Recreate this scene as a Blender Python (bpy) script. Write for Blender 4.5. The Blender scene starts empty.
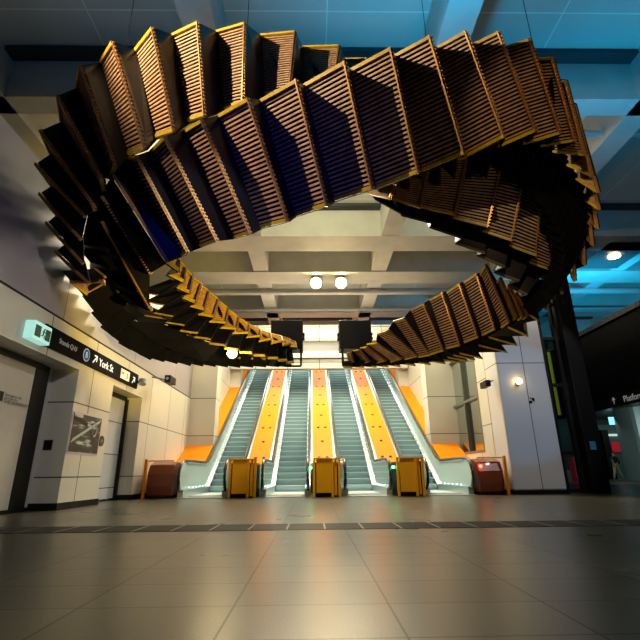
import bpy, bmesh, math, random
from mathutils import Vector, Matrix
random.seed(7)
SC = bpy.context.scene
COL = SC.collection
# ------------------------------------------------------------------ camera
CAM_H = 0.58
FPX = 448.0
pitch, yaw, roll = math.radians(18.9), math.radians(1.05), math.radians(0.6)
fw = Vector((math.sin(yaw)*math.cos(pitch), math.cos(yaw)*math.cos(pitch), math.sin(pitch)))
rt = Vector((math.cos(yaw), -math.sin(yaw), 0))
up = rt.cross(fw)
R0 = Matrix((rt, up, -fw)).transposed()
RC = R0 @ Matrix.Rotation(-roll, 3, 'Z')
cam_d = bpy.data.cameras.new('camera')
cam_d.sensor_width = 36
cam_d.lens = 36*FPX/640
cam_d.clip_end = 300
cam = bpy.data.objects.new('camera', cam_d)
COL.objects.link(cam)
CP = Vector((0, 0, CAM_H))
cam.matrix_world = Matrix.Translation(CP) @ RC.to_4x4()
SC.camera = cam

def ray(px, py):
    return RC @ Vector(((px-320)/FPX, -(py-320)/FPX, -1))
def at(px, py, z):            # a point of the place, z metres in front of the lens
    return CP + ray(px, py)*z
def onX(px, py, X):
    d = ray(px, py); return CP + d*(X/d.x)
def onY(px, py, Y):
    d = ray(px, py); return CP + d*(Y/d.y)
def onZ(px, py, Z):
    d = ray(px, py); return CP + d*((Z-CAM_H)/d.z)

# ------------------------------------------------------------------ materials
def newmat(name):
    m = bpy.data.materials.new(name); m.use_nodes = True
    nt = m.node_tree
    return m, nt, nt.nodes['Principled BSDF']
def mat(name, col, rough=.5, metal=0, spec=.5, noise=0, nscale=6, bump=0, bscale=60, alpha=1, trans=0, coat=0):
    m, nt, p = newmat(name)
    p.inputs['Base Color'].default_value = (*col, 1)
    p.inputs['Roughness'].default_value = rough
    p.inputs['Metallic'].default_value = metal
    p.inputs['Specular IOR Level'].default_value = spec
    p.inputs['Alpha'].default_value = alpha
    p.inputs['Transmission Weight'].default_value = trans
    p.inputs['Coat Weight'].default_value = coat
    g = nt.nodes.new('ShaderNodeNewGeometry')
    if noise:
        n = nt.nodes.new('ShaderNodeTexNoise'); n.inputs['Scale'].default_value = nscale
        n.inputs['Detail'].default_value = 5
        nt.links.new(g.outputs['Position'], n.inputs['Vector'])
        r = nt.nodes.new('ShaderNodeMapRange')
        r.inputs['From Min'].default_value = .25; r.inputs['From Max'].default_value = .75
        r.inputs['To Min'].default_value = 1-noise; r.inputs['To Max'].default_value = 1+noise*.4
        nt.links.new(n.outputs['Fac'], r.inputs['Value'])
        mx = nt.nodes.new('ShaderNodeVectorMath'); mx.operation = 'SCALE'
        mx.inputs[0].default_value = col
        nt.links.new(r.outputs[0], mx.inputs['Scale'])
        nt.links.new(mx.outputs[0], p.inputs['Base Color'])
    if bump:
        n = nt.nodes.new('ShaderNodeTexNoise'); n.inputs['Scale'].default_value = bscale
        nt.links.new(g.outputs['Position'], n.inputs['Vector'])
        b = nt.nodes.new('ShaderNodeBump'); b.inputs['Strength'].default_value = bump
        b.inputs['Distance'].default_value = .01
        nt.links.new(n.outputs['Fac'], b.inputs['Height'])
        nt.links.new(b.outputs[0], p.inputs['Normal'])
    return m
def emis(name, col, s):
    m, nt, p = newmat(name)
    p.inputs['Base Color'].default_value = (*col, 1)
    p.inputs['Emission Color'].default_value = (*col, 1)
    p.inputs['Emission Strength'].default_value = s
    return m
def gridmat(name, col, seam, axes, rough=.35, width=.012, spec=.5, var=.12, noise=.1, bump=0, nscale=1.2, rvar=0):
    """surface with straight joints; axes = [(axis index, spacing, offset)]"""
    m, nt, p = newmat(name)
    N, L = nt.nodes, nt.links
    g = N.new('ShaderNodeNewGeometry'); s = N.new('ShaderNodeSeparateXYZ')
    L.new(g.outputs['Position'], s.inputs[0])
    def mth(op, a, b=None):
        n = N.new('ShaderNodeMath'); n.operation = op
        for k, v in ((0, a), (1, b)):
            if v is None: continue
            if isinstance(v, (int, float)): n.inputs[k].default_value = v
            else: L.new(v, n.inputs[k])
        return n.outputs[0]
    mask = None; ids = None
    for ax, sp, off in axes:
        q = mth('DIVIDE', mth('SUBTRACT', s.outputs[ax], off), sp)
        fr = mth('FRACT', q)
        d = mth('MINIMUM', fr, mth('SUBTRACT', 1.0, fr))
        k = mth('LESS_THAN', d, width/sp/2)
        mask = k if mask is None else mth('MAXIMUM', mask, k)
        fl = mth('FLOOR', q)
        ids = fl if ids is None else mth('ADD', mth('MULTIPLY', ids, 17.31), fl)
    wn = N.new('ShaderNodeTexWhiteNoise'); wn.noise_dimensions = '1D'; L.new(ids, wn.inputs['W'])
    ns = N.new('ShaderNodeTexNoise'); ns.inputs['Scale'].default_value = nscale; ns.inputs['Detail'].default_value = 6
    L.new(g.outputs['Position'], ns.inputs['Vector'])
    f = mth('ADD', mth('MULTIPLY', wn.outputs['Value'], var), mth('MULTIPLY', ns.outputs['Fac'], noise*2))
    f = mth('ADD', f, 1-var/2-noise)
    sc = N.new('ShaderNodeVectorMath'); sc.operation = 'SCALE'; sc.inputs[0].default_value = col; L.new(f, sc.inputs['Scale'])
    mix = N.new('ShaderNodeMix'); mix.data_type = 'RGBA'
    L.new(mask, mix.inputs['Factor']); L.new(sc.outputs[0], mix.inputs['A']); mix.inputs['B'].default_value = (*seam, 1)
    L.new(mix.outputs['Result'], p.inputs['Base Color'])
    L.new(mth('MULTIPLY', mth('SUBTRACT', 1.0, mth('MULTIPLY', mask, .55)), spec), p.inputs['Specular IOR Level'])
    if rvar:
        L.new(mth('ADD', mth('MULTIPLY', ns.outputs['Fac'], rvar), rough-rvar/2), p.inputs['Roughness'])
    else:
        p.inputs['Roughness'].default_value = rough
    if bump:
        n2 = N.new('ShaderNodeTexNoise'); n2.inputs['Scale'].default_value = 90
        L.new(g.outputs['Position'], n2.inputs['Vector'])
        b = N.new('ShaderNodeBump'); b.inputs['Strength'].default_value = bump; b.inputs['Distance'].default_value = .01
        L.new(n2.outputs['Fac'], b.inputs['Height']); L.new(b.outputs[0], p.inputs['Normal'])
    return m

M = {}
M['floor'] = gridmat('granite floor tiles', (.074, .070, .050), (.006, .006, .006), [(0, .72, .35), (1, .46, .57)], rough=.29, width=.011, var=.3, noise=.3, bump=.12, spec=.5, rvar=.10)
M['strip'] = mat('dark ribbed strip', (.02, .02, .02), .6, bump=.5, bscale=30, spec=.15)
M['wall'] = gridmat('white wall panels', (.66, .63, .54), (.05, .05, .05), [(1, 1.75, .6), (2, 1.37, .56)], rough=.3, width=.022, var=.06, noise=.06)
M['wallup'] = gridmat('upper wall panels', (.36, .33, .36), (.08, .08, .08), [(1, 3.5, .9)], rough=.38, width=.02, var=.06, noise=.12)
M['wallend'] = gridmat('cream panels across hall', (.62, .60, .52), (.06, .06, .06), [(0, 1.6, .36), (2, .62, .3)], rough=.4, width=.03, var=.06)
M['pillar'] = gridmat('white pillar panels', (.66, .66, .66), (.04, .05, .06), [(0, 30, 6.1), (2, 30, 3.55)], rough=.28, width=.02, var=.0, noise=.04)
M['white'] = mat('white enamel panel', (.60, .59, .55), .32, noise=.06)
M['ceil'] = gridmat('ceiling soffit sheets', (.55, .56, .52), (.85, .85, .80), [(0, 5.3, .36), (1, 3.6, 7.2)], rough=.5, width=.03, var=.05, noise=.1, nscale=.8)
M['beam'] = mat('painted concrete beam', (.50, .50, .47), .55, noise=.15, nscale=1.5)
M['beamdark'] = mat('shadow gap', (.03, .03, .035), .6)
M['pipe'] = mat('galvanised pipe', (.45, .46, .46), .4, .3)
M['black'] = mat('black metal', (.007, .007, .008), .45, spec=.2)
M['blackrub'] = mat('black rubber', (.015, .015, .016), .4, coat=.3)
M['darkgloss'] = mat('dark brown enamel', (.20, .045, .012), .38, coat=.1)
M['grey'] = mat('grey metal', (.22, .22, .22), .35, .6)
M['steel'] = mat('brushed stainless steel', (.62, .66, .66), .28, .9)
M['orange'] = mat('orange enamel', (.84, .26, .004), .5, noise=.05, spec=.12)
M['orangeb'] = mat('orange barrier enamel', (1.0, .46, .012), .4, noise=.05, spec=.3)
M['glassp'] = None
M['wood'] = mat('aged timber slats', (.55, .33, .20), .42, noise=.45, nscale=9)
M['woodlit'] = mat('aged timber slats lit gold', (.60, .33, .07), .42, noise=.4, nscale=14)  # lit copy of the timber, golden light put into the colour
M['cleat'] = mat('yellow painted comb end', (.62, .42, .03), .35, .0, noise=.35, nscale=12)
M['nosing'] = mat('bronze nosing', (.50, .27, .10), .35, .7, noise=.3, nscale=30)
M['bronze'] = mat('dim bronze bar', (.10, .06, .035), .4, noise=.3)
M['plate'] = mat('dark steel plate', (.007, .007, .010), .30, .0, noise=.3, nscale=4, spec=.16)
M['back'] = mat('dark backing', (.003, .003, .004), .6, spec=.1)
M['lamp'] = emis('warm lamp', (1.0, .80, .35), 90)
M['white_e'] = emis('exit sign light', (.50, .95, .85), .6)
M['glassdark'] = mat('dark mirror glass', (.55, .62, .6), .03, 1, 1.0)

# lit frosted balustrade glass
m, nt, p = newmat('pale balustrade glass'); M['glassp'] = m
p.inputs['Base Color'].default_value = (.80, .95, .95, 1)
p.inputs['Roughness'].default_value = .12
p.inputs['Coat Weight'].default_value = 1
p.inputs['Transmission Weight'].default_value = 0
tr = nt.nodes.new('ShaderNodeBsdfTransparent'); tr.inputs[0].default_value = (.8, .95, .95, 1)
mx = nt.nodes.new('ShaderNodeMixShader'); mx.inputs[0].default_value = .7
nt.links.new(tr.outputs[0], mx.inputs[1]); nt.links.new(p.outputs[0], mx.inputs[2])
nt.links.new(mx.outputs[0], nt.nodes['Material Output'].inputs[0])
M['palebody'] = mat('pale green backing panel', (.62, .80, .80), .3)
# clear pane
m, nt, p = newmat('clear glass'); M['pane'] = m
tr = nt.nodes.new('ShaderNodeBsdfTransparent'); tr.inputs[0].default_value = (.75, .85, .85, 1)
gl = nt.nodes.new('ShaderNodeBsdfGlossy'); gl.inputs['Roughness'].default_value = .02
mx = nt.nodes.new('ShaderNodeMixShader'); mx.inputs[0].default_value = .12
nt.links.new(tr.outputs[0], mx.inputs[1]); nt.links.new(gl.outputs[0], mx.inputs[2])
nt.links.new(mx.outputs[0], nt.nodes['Material Output'].inputs[0])

# ------------------------------------------------------------------ mesh helpers
def obj(name, bm, mats, parent=None, smooth=False, bevel=0):
    me = bpy.data.meshes.new(name)
    bmesh.ops.recalc_face_normals(bm, faces=bm.faces)
    bm.to_mesh(me); bm.free()
    if not isinstance(mats, (list, tuple)): mats = [mats]
    for q in mats: me.materials.append(q)
    if smooth:
        for f in me.polygons: f.use_smooth = True
    o = bpy.data.objects.new(name, me); COL.objects.link(o)
    if parent is not None:
        o.parent = parent
        o.matrix_parent_inverse = parent.matrix_world.inverted() if parent.type != 'EMPTY' else Matrix.Translation(-parent.location)
    if bevel:
        md = o.modifiers.new('bevel', 'BEVEL'); md.width = bevel; md.segments = 2; md.limit_method = 'ANGLE'
    return o
def box(bm, x0, x1, y0, y1, z0, z1, mi=0):
    v = [bm.verts.new((x, y, z)) for x in (x0, x1) for y in (y0, y1) for z in (z0, z1)]
    for q in ((0,1,3,2),(4,6,7,5),(0,4,5,1),(2,3,7,6),(0,2,6,4),(1,5,7,3)):
        bm.faces.new([v[i] for i in q]).material_index = mi
def bar(bm, a, b, wdir, w, tdir, t, mi=0):
    """box from a to b, width w along wdir, thickness t along tdir (centred)"""
    a, b = Vector(a), Vector(b)
    W = Vector(wdir).normalized()*w/2; T = Vector(tdir).normalized()*t/2
    v = [bm.verts.new(p+s*W+u*T) for p in (a, b) for s in (-1, 1) for u in (-1, 1)]
    for q in ((0,1,3,2),(4,6,7,5),(0,4,5,1),(2,3,7,6),(0,2,6,4),(1,5,7,3)):
        bm.faces.new([v[i] for i in q]).material_index = mi
def quadplate(bm, a, b, c, d, t, mi=0):
    a, b, c, d = map(Vector, (a, b, c, d))
    n = (c-a).cross(d-b)
    if n.length < 1e-6: return
    n = n.normalized()*t/2
    lo = [bm.verts.new(p-n) for p in (a, b, c, d)]; hi = [bm.verts.new(p+n) for p in (a, b, c, d)]
    bm.faces.new(lo[::-1]).material_index = mi; bm.faces.new(hi).material_index = mi
    for i in range(4):
        j = (i+1) % 4
        bm.faces.new((lo[i], lo[j], hi[j], hi[i])).material_index = mi
def tube(bm, pts, r, n=10, mi=0, closed=False):
    pts = [Vector(p) for p in pts]; rings = []
    N_ = len(pts)
    for i, p in enumerate(pts):
        t = (pts[min(i+1, N_-1)] - pts[max(i-1, 0)]).normalized()
        u = t.cross(Vector((0, 0, 1)))
        if u.length < .1: u = t.cross(Vector((1, 0, 0)))
        u.normalize(); w = t.cross(u).normalized()
        rings.append([bm.verts.new(p + u*r*math.cos(a) + w*r*math.sin(a)) for a in [2*math.pi*k/n for k in range(n)]])
    for i in range(N_-1):
        for k in range(n):
            f = bm.faces.new((rings[i][k], rings[i][(k+1) % n], rings[i+1][(k+1) % n], rings[i+1][k])); f.material_index = mi
    bm.faces.new(rings[0][::-1]).material_index = mi; bm.faces.new(rings[-1]).material_index = mi
def prism_x(bm, poly, x0, x1, mi=0):
    """poly of (y,z) extruded along x"""
    a = [bm.verts.new((x0, y, z)) for y, z in poly]; b = [bm.verts.new((x1, y, z)) for y, z in poly]
    bm.faces.new(a[::-1]).material_index = mi; bm.faces.new(b).material_index = mi
    for i in range(len(poly)):
        j = (i+1) % len(poly)
        bm.faces.new((a[i], a[j], b[j], b[i])).material_index = mi
def disc(bm, c, n, r, t, seg=20, mi=0):
    n = Vector(n).normalized(); c = Vector(c)
    tube(bm, [c - n*t/2, c + n*t/2], r, seg, mi)
def B(): return bmesh.new()
def empty(name, loc=(0, 0, 0)):
    o = bpy.data.objects.new(name, None); o.empty_display_size = .2
    COL.objects.link(o); o.location = loc; return o
def tag(o, label, cat, group=None, kind=None):
    o['label'] = label; o['category'] = cat
    if group: o['group'] = group
    if kind: o['kind'] = kind
    return o
def struct(name, bm, mats, label=None, bevel=0):
    o = obj(name, bm, mats, bevel=bevel); o['kind'] = 'structure'
    if label: o['label'] = label
    return o
def text_mesh(name, body, size, mat_, loc, facing, parent=None, depth=.004, align='LEFT'):
    cu = bpy.data.curves.new(name, 'FONT'); cu.body = body; cu.size = size; cu.extrude = depth
    cu.align_x = align
    tmp = bpy.data.objects.new(name+'_tmp', cu); COL.objects.link(tmp)
    bpy.context.view_layer.update()
    me = bpy.data.meshes.new_from_object(tmp.evaluated_get(bpy.context.evaluated_depsgraph_get()))
    bpy.data.objects.remove(tmp)
    xa, ya = facing
    xa, ya = Vector(xa), Vector(ya)
    rot = Matrix((xa, ya, xa.cross(ya))).transposed().to_4x4()
    me.transform(Matrix.Translation(Vector(loc)) @ rot)
    me.materials.clear(); me.materials.append(mat_)
    o = bpy.data.objects.new(name, me); COL.objects.link(o)
    if parent is not None:
        o.parent = parent
        o.matrix_parent_inverse = Matrix.Translation(-parent.location)
    return o

CX = .36                     # centre line of the escalator bank
XL, XR = -4.6, 5.32          # side walls
ZC, ZB = 10.3, 9.08          # ceiling, beam soffit
D0 = 12.55                   # front of the newels
SL = math.tan(math.radians(30))
YS = 15.9                    # where the steps start to climb
YT = 28.0                    # upper landing
ZT = (YT-YS)*SL

# ------------------------------------------------------------------ setting
b = B(); box(b, -12, 45, -6, 60, -.2, 0); struct('floor', b, M['floor'], 'dark granite tiled concourse floor')
b = B(); box(b, XL+.02, 12, 5.35, 5.97, 0, .004)
k = XL+.3
struct('trim_1', b, M['strip'])
b = B()
x = XL+.1
while x < 11.5:
    box(b, x, x+.02, 5.35, 5.97, .004, .006); x += .42
struct('trim_2', b, M['grey'])
# ceiling
b = B(); box(b, -12, 45, -6, 60, ZC, ZC+.2); struct('ceiling', b, M['ceil'], 'panelled soffit high above the concourse')
tn = 3
def trim(bm, m_, bevel=0):
    global tn
    o = struct('trim_%d' % tn, bm, m_, bevel=bevel); tn += 1; return o
for xb in (-7.6, -2.25, 2.97, 8.3, 13.7, 19):
    b = B(); box(b, xb-.33, xb+.33, -6, 34, ZB, ZC); trim(b, M['beam'])
for (y0, y1, zb) in ((8.42, 8.95, ZB), (15.0, 16.2, ZB-.02), (18.1, 19.4, ZB-.05), (23.6, 24.4, ZB), (28.2, 29.0, ZB-.1)):
    b = B(); box(b, -12, 24, y0, y1, zb, ZC)
    trim(b, M['beam'])
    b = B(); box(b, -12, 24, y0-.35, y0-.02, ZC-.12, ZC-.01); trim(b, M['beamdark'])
# pipes under the ceiling
for (y, z, r) in ((9.9, 9.35, .09), (20.2, 8.95, .16), (22.6, 8.9, .07), (22.95, 8.9, .05)):
    b = B(); tube(b, [(-11, y, z), (23, y, z)], r, 10)
    trim(b, M['pipe'])
# left wall: upper field, lower panels, recessed doors
Z1 = 3.3
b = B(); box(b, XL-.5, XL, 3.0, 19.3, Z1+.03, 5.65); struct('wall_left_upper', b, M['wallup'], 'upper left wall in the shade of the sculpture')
b = B(); box(b, XL-.45, XL-.02, 3.0, 19.3, Z1, Z1+.03); trim(b, M['black'])
b = B(); box(b, XL-.5, XL, 3.0, 12.2, 2.56, Z1)            # header over the recessed doors
box(b, XL-.5, XL, 8.75, 10.35, 0.12, 2.56)                   # block between the doors
box(b, XL-.5, XL, 12.2, 17.0, .12, Z1)
struct('wall_left', b, M['wall'], 'white panelled left wall with recessed doorways')
b = B(); box(b, XL-.7, XL-.5, 3.0, 19.3, 0, 5.65); struct('wall_left_back', b, M['white'])
b = B(); box(b, XL-.5, XL+.02, 8.72, 10.37, 0, .12); box(b, XL-.5, XL+.02, 12.2, 13.6, 0, .12)
box(b, XL-.5, XL-.44, 2.5, 8.7, 0, .06)
struct('baseboard_left', b, M['black'])
# far parts of the escalator hall: walls step inwards
for s, nm in ((-1, 'left'), (1, 'right')):
    xo = CX + s*4.96; xi = CX + s*4.5; xp = CX + s*4.0
    b = B(); box(b, min(xi, xo+s*.5), max(xi, xo+s*.5), 17.7, 36, 0, 6.9)
    box(b, min(xp, xo+s*.5), max(xp, xo+s*.5), 17.0, 17.7, 0, 6.9)
    box(b, min(xp, xo+s*.5), max(xp, xo+s*.5), 22.4, 23.1, 0, 6.9)
    struct('wall_%s_inner' % nm, b, M['wall'], 'panelled %s side wall of the escalator well with two piers' % nm)
b = B(); box(b, -12, -11.7, -6, 36, 0, ZC); struct('wall_left_outer', b, M['wallend'])
b = B(); box(b, -12, 16, 36, 36.4, 0, ZC); struct('wall_far', b, M['wallend'], 'cream wall closing the hall above the escalators')
b = B(); box(b, XL-.5, XR+.5, YT+1.0, 36, ZT-.3, ZT); trim(b, M['white'])
b = B(); box(b, XL+.5, XR-.5, 22.0, 22.25, 7.03, 7.84); trim(b, M['wallend'])
b = B(); box(b, XL+.5, XR-.5, 22.25, 22.4, 5.57, 7.8); trim(b, M['grey'])
b = B(); box(b, XL+.5, XR-.5, 21.9, 22.25, 6.09, 6.42); trim(b, M['white'])
b = B(); box(b, XL+.5, XR-.5, 22.05, 22.25, 5.57, 6.03); trim(b, M['wallend'])
b = B(); box(b, -12, 16, 33.2, 33.6, 8.1, 8.55); trim(b, M['beam'])
b = B(); tube(b, [(-6, 33.0, 8.75), (7, 33.0, 8.75)], .07, 8); trim(b, M['beamdark'])
b = B(); box(b, -6, 7, 34.6, 34.8, 8.9, 9.2); trim(b, M['beamdark'])
# right wall and pillar
b = B()
box(b, XR, XR+.5, 13.55, 14.3, .12, 6.2); box(b, XR, XR+.5, 17.2, 17.6, 0, 6.2)
box(b, XR, XR+.5, 14.3, 17.2, 0, 1.15); box(b, XR, XR+.5, 14.3, 17.2, 4.6, 6.2)
struct('wall_right', b, M['wall'], 'cream panelled wall beside the right escalator')
b = B(); box(b, XR, 6.75, 12.6, 13.55, .1, 6.2); struct('wall_right_pillar', b, M['pillar'], 'white panelled pillar right of the escalators', bevel=.04)
b = B(); box(b, XR+.03, 6.78, 12.57, 13.5, 0, .1); struct('baseboard_right', b, M['black'])
b = B(); box(b, XR+.1, XR+.14, 14.3, 17.2, 1.15, 4.6)
w = struct('window_1', b, M['glassdark'], 'tall window in the right wall mirroring the escalators')
b = B()
for y in (14.3, 15.7, 17.12): box(b, XR-.01, XR+.1, y, y+.08, 1.15, 4.6)
for z in (1.15, 2.85, 4.52): box(b, XR-.005, XR+.1, 14.3, 17.2, z, z+.08)
obj('window_frame', b, M['grey'], w)
# doors on the left
b = B(); box(b, XL-.5, XL-.46, 3.2, 8.3, .06, 2.5); d = struct('door_1', b, M['white'], 'wide white sliding door at the left edge')
b = B(); box(b, XL-.5, XL-.45, 8.12, 8.55, 0, 2.56); box(b, XL-.5, XL-.42, 3, 8.3, 2.46, 2.56); obj('door_frame', b, M['black'], d)
b = B(); box(b, XL-.5, XL-.4, 10.95, 12.1, .05, 2.45); d = struct('door_2', b, gridmat('small door panels', (.55, .57, .62), (.02, .02, .03), [(2, .78, .3), (1, 3, 12.1)], width=.02), 'narrow panelled door beside the block')
b = B(); box(b, XL-.5, XL-.3, 10.37, 10.9, 0, 2.5); box(b, XL-.5, XL-.34, 12.08, 12.19, 0, 2.5); box(b, XL-.5, XL-.36, 10.9, 12.1, 2.45, 2.56); obj('door_frame', b, M['black'], d)

# glazed screen right of the pillar
t = tag(empty('glazed_screen', (9.2, 12.9, 0)), 'black framed glazed screen right of the white pillar', 'glass screen')
b = B()
for xa, wd in ((6.82, .10), (7.28, .09)): box(b, xa, xa+wd, 12.8, 12.95, 0, 6.8)
for z in (.02, 1.0, 2.9, 4.3, 5.4, 6.7): box(b, 6.82, 7.6, 12.82, 12.92, z, z+.09)
obj('frame', b, M['black'], t)
b = B(); box(b, 7.45, 7.92, 12.6, 13.1, 0, 8.9); obj('post', b, M['black'], t, bevel=.02)
b = B(); box(b, 6.92, 7.45, 12.86, 12.875, .1, 6.75); obj('pane', b, M['pane'], t)
b = B(); box(b, 7.58, 7.74, 12.585, 12.6, 1.12, 1.34); obj('notice', b, mat('blue notice', (.05, .25, .5), .4), t)

# right concourse: dark fascia, far ceiling, shops
b = B(); box(b, 9.5, 11, 6, 31, 2.75, 5.05); struct('wall_right_fascia', b, mat('dark fascia', (.002, .002, .003), .6, spec=.05), 'dark fascia over the side concourse')
b = B(); box(b, 9.4, 44, 5.5, 60, 5.05, 5.2); trim(b, M['black'])
b = B(); box(b, 11, 44, 6, 34, 4.2, 4.3); trim(b, mat('low dark ceiling', (.09, .11, .11), .4))
b = B(); box(b, 6.9, 45, 34, 34.3, 0, 5.4); struct('wall_shops', b, mat('dark shop wall', (.03, .05, .05), .4))

def yplate(bm, px0, px1, py0, py1, Y, t=.05, mi=0):
    a, c = onY(px0, py0, Y), onY(px1, py1, Y)
    box(bm, a.x, c.x, Y, Y+t, max(0.0, min(a.z, c.z)), max(a.z, c.z), mi)
shopwall = mat('teal shop wall', (.10, .20, .18), .4)
t = tag(empty('shop_front', (20, 33, 0)), 'dim teal shop front with red panel across the side concourse', 'shop')
b = B(); yplate(b, 596, 640, 425, 483, 33.2, .3); obj('back_wall', b, shopwall, t)
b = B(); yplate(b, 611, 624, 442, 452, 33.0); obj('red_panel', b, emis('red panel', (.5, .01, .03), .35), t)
b = B(); yplate(b, 608, 622, 434, 436, 33.0); obj('light_strip', b, emis('strip white', (.7, .9, .85), .7), t)
b = B(); yplate(b, 597, 606, 452, 455, 33.0); obj('light_strip', b, emis('strip white', (.7, .9, .85), .6), t)
b = B(); yplate(b, 603, 628, 480.5, 486, 32.6, .3); obj('kerb', b, emis('kerb glow', (.45, .6, .5), .35), t)  # kerb glows itself in place of shop light falling on it
for px in (601, 607.5): 
    b = B(); yplate(b, px, px+2.4, 430, 484, 32.4, .2); obj('door_post', b, M['black'], t)
b = B(); yplate(b, 560, 586, 470, 486, 26, .1); 
tag(obj('low_counter', b, mat('dim green counter', (.08, .16, .12), .4)), 'dim green counter seen low through the glazed screen', 'counter')
b = B(); yplate(b, 573, 584, 457, 486, 24, .5)
tag(obj('red_cabinet', b, emis('red cabinet', (.25, .005, .02), .22)), 'dark red cabinet behind the glazed screen', 'cabinet')  # faint glow of its own stands in for light on the cabinet
p_ = onY(612, 421, 29.5)
b = B(); box(b, p_.x-.22, p_.x+.22, 29.4, 29.5, p_.z-.24, p_.z+.24)
t = tag(obj('lit_sign', b, emis('cyan sign', (.25, .7, .9), 1.2)), 'small cyan lit square sign under the side concourse ceiling', 'sign')
b = B(); box(b, p_.x-.02, p_.x+.02, 29.43, 29.47, p_.z+.24, 4.2); obj('stem', b, M['black'], t)
b = B(); tube(b, [(20.3, 28, 0), (20.3, 28, 4.2)], 1.35, 40)
tag(obj('round_column', b, mat('ribbed silver column', (.42, .50, .50), .3, .5), smooth=False), 'big round silver column at the right edge', 'column')
for px, py in ((549, 352), (563.5, 362)):  # glowing strips that stand in for reflections in the glass
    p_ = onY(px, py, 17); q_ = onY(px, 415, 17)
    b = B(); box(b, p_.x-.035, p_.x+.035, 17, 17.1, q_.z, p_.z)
    tag(obj('reflection_streak', b, emis('yellow green reflection', (.32, .36, .01), .3)), 'yellow-green reflection streak, built as a glowing strip behind the glazed screen, ' + ('left' if px < 555 else 'right') + ' of the two', 'reflection', 'glass reflections')
# hanging platform lettering on the fascia
t = tag(empty('platform_sign', (9.5, 13, 2.9)), 'dark sign with Platforms lettering on the right fascia', 'sign')
p_ = onX(625.5, 402, 9.5); q_ = onX(617, 405, 9.5)
b = B(); box(b, 9.46, 9.5, p_.y-2.2, q_.y+.25, p_.z-.06, p_.z+.27); obj('board', b, M['black'], t)
lm = emis('sign dim', (.5, .5, .5), .25)
text_mesh('lettering', 'Platforms', .26, lm, (9.455, p_.y, p_.z), ((0, -1, 0), (0, 0, 1)), t)
b = B(); yy = (q_.y+p_.y)/2+.25; zz = p_.z+.1
bar(b, (9.455, yy, zz-.1), (9.455, yy, zz+.1), (0, 1, 0), .03, (1, 0, 0), .006)
bar(b, (9.455, yy, zz+.1), (9.455, yy+.07, zz+.02), (0, 1, 1), .03, (1, 0, 0), .006); bar(b, (9.455, yy, zz+.1), (9.455, yy-.07, zz+.02), (0, 1, -1), .03, (1, 0, 0), .006)
obj('arrow', b, lm, t)
# person walking past the shops
def skin(name, verts, edges, m_, parent=None, root=0):
    me = bpy.data.meshes.new(name); me.from_pydata([v[:3] for v in verts], edges, [])
    o = bpy.data.objects.new(name, me); COL.objects.link(o)
    md = o.modifiers.new('skin', 'SKIN'); md.use_smooth_shade = True
    for i, v in enumerate(verts):
        sv = me.skin_vertices[0].data[i]; sv.radius = (v[3], v[4] if len(v) > 4 else v[3]); sv.use_root = (i == root)
    sd = o.modifiers.new('sub', 'SUBSURF'); sd.levels = 1; sd.render_levels = 1
    me.materials.append(m_)
    if parent is not None:
        o.parent = parent; o.matrix_parent_inverse = Matrix.Translation(-parent.location)
    return o
pp = onY(618, 478, 30.5); X0, Y0 = pp.x, 30.5
t = tag(empty('person', (X0, Y0, 0)), 'distant person in dark top and khaki trousers walking past the shops', 'person')
def P3(x, y, z, *r_): return (X0+x, Y0+y, z, *r_)
skinm = mat('skin tone', (.45, .27, .18), .5)
V = [P3(0,0,.95,.15,.11), P3(0,0,1.15,.13,.10), P3(0,0,1.38,.17,.11), P3(0,0,1.50,.06), P3(0,0,1.58,.085,.095), P3(.01,0,1.70,.09,.10),
     P3(-.19,0,1.40,.06), P3(-.25,.03,1.15,.045), P3(-.18,-.1,.93,.035), P3(-.17,-.13,.84,.04,.02),
     P3(.19,0,1.40,.06), P3(.26,-.03,1.15,.045), P3(.32,.08,.93,.035), P3(.33,.11,.84,.04,.02),
     P3(-.09,0,.86,.09), P3(-.16,-.05,.48,.06), P3(-.24,0,.08,.04), P3(-.30,-.08,.04,.04,.03),
     P3(.09,0,.86,.09), P3(.20,0,.48,.06), P3(.36,.03,.10,.04), P3(.30,-.06,.04,.04,.03)]
E = [(0,1),(1,2),(2,3),(3,4),(4,5),(2,6),(6,7),(7,8),(8,9),(2,10),(10,11),(11,12),(12,13),(0,14),(14,15),(15,16),(16,17),(0,18),(18,19),(19,20),(20,21)]
skin('body', V, E, skinm, t)
V = [P3(0,0,.93,.17,.13), P3(0,0,1.15,.15,.12), P3(0,0,1.38,.19,.13), P3(0,0,1.46,.09), P3(-.19,0,1.40,.08), P3(-.25,.03,1.15,.06), P3(-.19,-.09,.96,.05), P3(.19,0,1.40,.08), P3(.26,-.03,1.15,.06), P3(.31,.07,.96,.05)]
skin('dark_top', V, [(0,1),(1,2),(2,3),(2,4),(4,5),(5,6),(2,7),(7,8),(8,9)], M['blackrub'], t)
V = [P3(0,0,.95,.165,.125), P3(-.09,0,.84,.105), P3(-.16,-.05,.48,.08), P3(-.24,0,.12,.06), P3(.09,0,.84,.105), P3(.20,0,.48,.08), P3(.355,.03,.14,.06)]
skin('trousers', V, [(0,1),(1,2),(2,3),(0,4),(4,5),(5,6)], mat('khaki', (.50, .42, .25), .6), t)
b = B(); bmesh.ops.create_icosphere(b, subdivisions=2, radius=.115, matrix=Matrix.Translation((X0+.01, Y0+.02, 1.70)) @ Matrix.Diagonal((.95, 1, .85, 1)))
obj('hair', b, M['blackrub'], t, smooth=True)

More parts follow.
